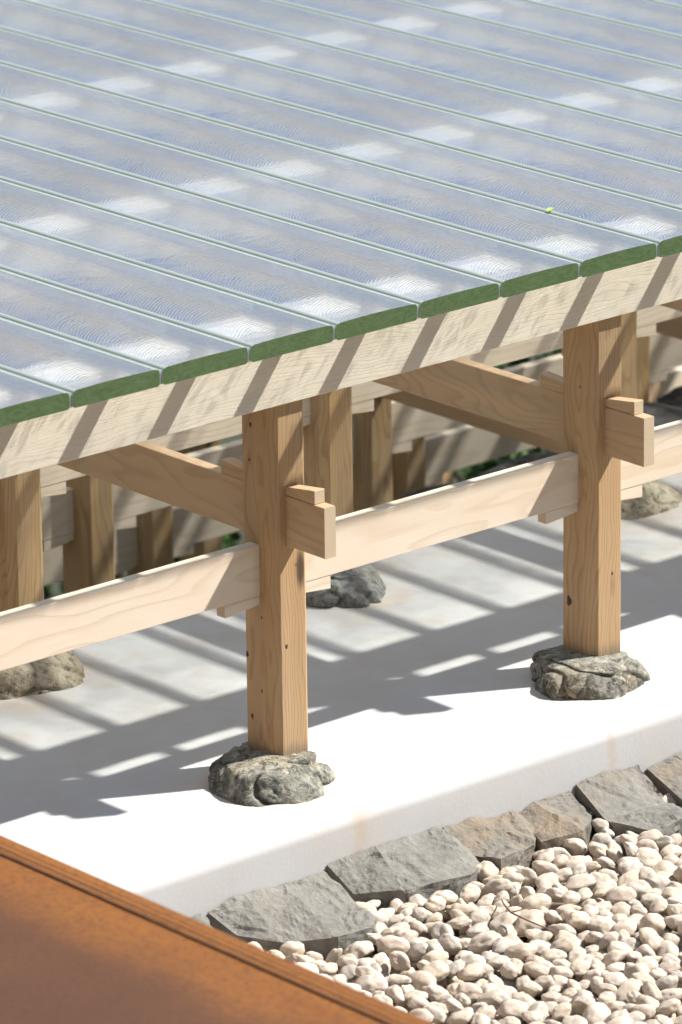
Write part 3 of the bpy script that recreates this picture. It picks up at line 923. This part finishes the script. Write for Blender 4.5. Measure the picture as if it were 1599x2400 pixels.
V, F = tube([(1.099, -0.587, -1.357), (1.125, -0.60, -1.352), (1.15, -0.60, -1.356)], [0.0018, 0.0015, 0.0010])
ob('side_shoot', mesh('side_shoot', V, F, [M_TWIG], smooth=True), tw)

# ------------------------------------------------------------------ weathering steel tunnel, foreground left
SX, SZ = -0.652, -0.60
tun = empty('steel_tunnel', (0, 0, 0))
tag(tun, 'rusted orange-brown weathering steel tunnel roof in the lower left corner', 'steel tunnel')
def boxm(name, a, b, mat, bev=0.0):
    bm = bmesh.new()
    bmesh.ops.create_cube(bm, size=1)
    for v in bm.verts:
        v.co = Vector(((a[0] + b[0]) / 2 + v.co.x * (b[0] - a[0]), (a[1] + b[1]) / 2 + v.co.y * (b[1] - a[1]), (a[2] + b[2]) / 2 + v.co.z * (b[2] - a[2])))
    if bev: bmesh.ops.bevel(bm, geom=bm.edges[:], offset=bev, segments=2, affect='EDGES')
    me = bpy.data.meshes.new(name); bm.to_mesh(me); bm.free(); me.materials.append(mat)
    return me
YA, YB = -7.0, 7.0
ob('roof_plate', boxm('roof_plate', (SX - 2.1, YA, SZ - 0.016), (SX - 0.068, YB, SZ - 0.004), M_STEEL), tun)
ob('edge_flange', boxm('edge_flange', (SX - 0.062, YA, SZ - 0.020), (SX, YB, SZ), M_STEEL, 0.003), tun)
ob('side_plate', boxm('side_plate', (SX - 0.020, YA, -1.62), (SX - 0.006, YB, SZ - 0.0205), M_STEEL), tun)
ob('side_plate', boxm('side_plate', (SX - 2.1, YA, -1.62), (SX - 2.086, YB, SZ - 0.0165), M_STEEL), tun)
for off, rr in ((0.0645, 0.0055), (0.0475, 0.0026), (0.030, 0.0016)):
    pts, rad = [], []
    for k in range(141):
        y = YA + (YB - YA) * k / 140
        pts.append((SX - off + 0.0012 * noise.noise((y * 3, off * 90, 0)), y, SZ - (0.004 if off > .06 else 0.0008)))
        rad.append(rr * (1 + 0.22 * noise.noise((y * 9, off * 50, 2))))
    V, F = tube(pts, rad, 8)
    ob('weld_seam', mesh('weld_seam', V, F, [M_WELD], smooth=True), tun)

# ------------------------------------------------------------------ small leaf stuck on the deck
V = [(0, 0, 0.002), (0.010, 0.007, 0.004), (0.022, 0.008, 0.005), (0.034, 0.0, 0.003), (0.022, -0.008, 0.005), (0.010, -0.007, 0.004), (0.018, 0, 0.002)]
lf = ob('leaf', mesh('leaf', V, [(0, 6, 1), (1, 6, 2), (2, 6, 3), (3, 6, 4), (4, 6, 5), (5, 6, 0)], [M_LEAF1]), None, (2.15, 0.41, 0.0015), (0, 0, 0.3))
tag(lf, 'tiny yellow-green leaf lying on a glass plank seam', 'leaf')

# ------------------------------------------------------------------ planting and rocks on the slope behind
def shrub(loc, rad, n, seed, lab):
    rs = random.Random(seed)
    r = empty('shrub', loc)
    tag(r, lab, 'shrub', 'shrubs on the slope behind the frame')
    V, F = [], []
    for _ in range(n):
        d = Vector((rs.gauss(0, 1), rs.gauss(0, 1), rs.gauss(0, 1))).normalized() * rad * rs.uniform(0.45, 1.0) ** 0.6
        d.z = abs(d.z) * 0.9 + 0.1
        lump = 1 + 0.35 * noise.noise(d * 3 / rad + Vector((seed, 0, 0)))
        c = d * lump
        a = Vector((rs.gauss(0, 1), rs.gauss(0, 1), rs.gauss(0, .6))).normalized()
        b = a.cross(Vector((rs.gauss(0, 1), rs.gauss(0, 1), rs.gauss(0, 1)))).normalized()
        l, wd = rs.uniform(0.05, 0.09), rs.uniform(0.018, 0.03)
        k = len(V)
        V += [c - a * l * .5, c + b * wd, c + a * l * .5, c - b * wd]
        F += [(k, k + 1, k + 2), (k, k + 2, k + 3)]
    ob('foliage', mesh('foliage', V, F, [M_LEAF]), r)
    SV, SF = [], []
    for q in range(5):
        an = q * 1.3 + seed
        v, f = tube([(0, 0, -0.15), (math.cos(an) * rad * .2, math.sin(an) * rad * .2, rad * .35), (math.cos(an) * rad * .5, math.sin(an) * rad * .5, rad * .8)], [0.02, 0.014, 0.006], 5)
        SF += [tuple(i + len(SV) for i in ff) for ff in f]; SV += v
    ob('stem', mesh('stem', SV, SF, [M_BARK], smooth=True), r)
SH = [((6.7, 5.4, -3.0), 1.25, 3600, 'broad green shrub glimpsed between the rails left of the right-hand post'),
      ((2.95, 3.05, -2.9), 0.30, 900, 'green shrub glimpsed between two back posts left of the nearest post'),
      ((4.6, 7.2, -3.6), 0.8, 2000, 'dark green shrub on the slope beyond the frame'),
      ((8.6, 5.6, -3.9), 1.5, 3800, 'large dark shrub farthest back beyond the frame'),
      ((5.9, 7.4, -4.4), 0.9, 2200, 'dark shrub behind the back post row')]
for k, (l, r, n, lab) in enumerate(SH):
    z = terrain_z(l[0], l[1])
    shrub((l[0], l[1], z), r, n, k + 2, lab)
RK = [((3.62, 2.05), 0.50, 'dark angular rock behind the right-hand front post, nearest the plinth'), ((4.25, 2.02), 0.48, 'dark rock low behind the plinth, second from the left'), ((4.9, 2.1), 0.50, 'dark rock behind the plinth at the right border'), ((2.75, 2.08), 0.36, 'dark rock behind the plinth between the two front posts'), ((5.7, 2.2), 0.45, 'dark rock behind the plinth farthest right')]
for k, ((x, y), r, lab) in enumerate(RK):
    V, F = boulder(60 + k * 3, r, r * .8, -r * .7, 0.9, 1.3, 1.6)
    V = [Vector((v.x, v.y, -v.z)) for v in V]
    F = [list(reversed(f)) for f in F]
    tag(ob('slope_rock', mesh('slope_rock', V, F, [M_DARK]), None, (x, y, -1.70)), lab, 'rock', 'dark rocks behind the plinth')
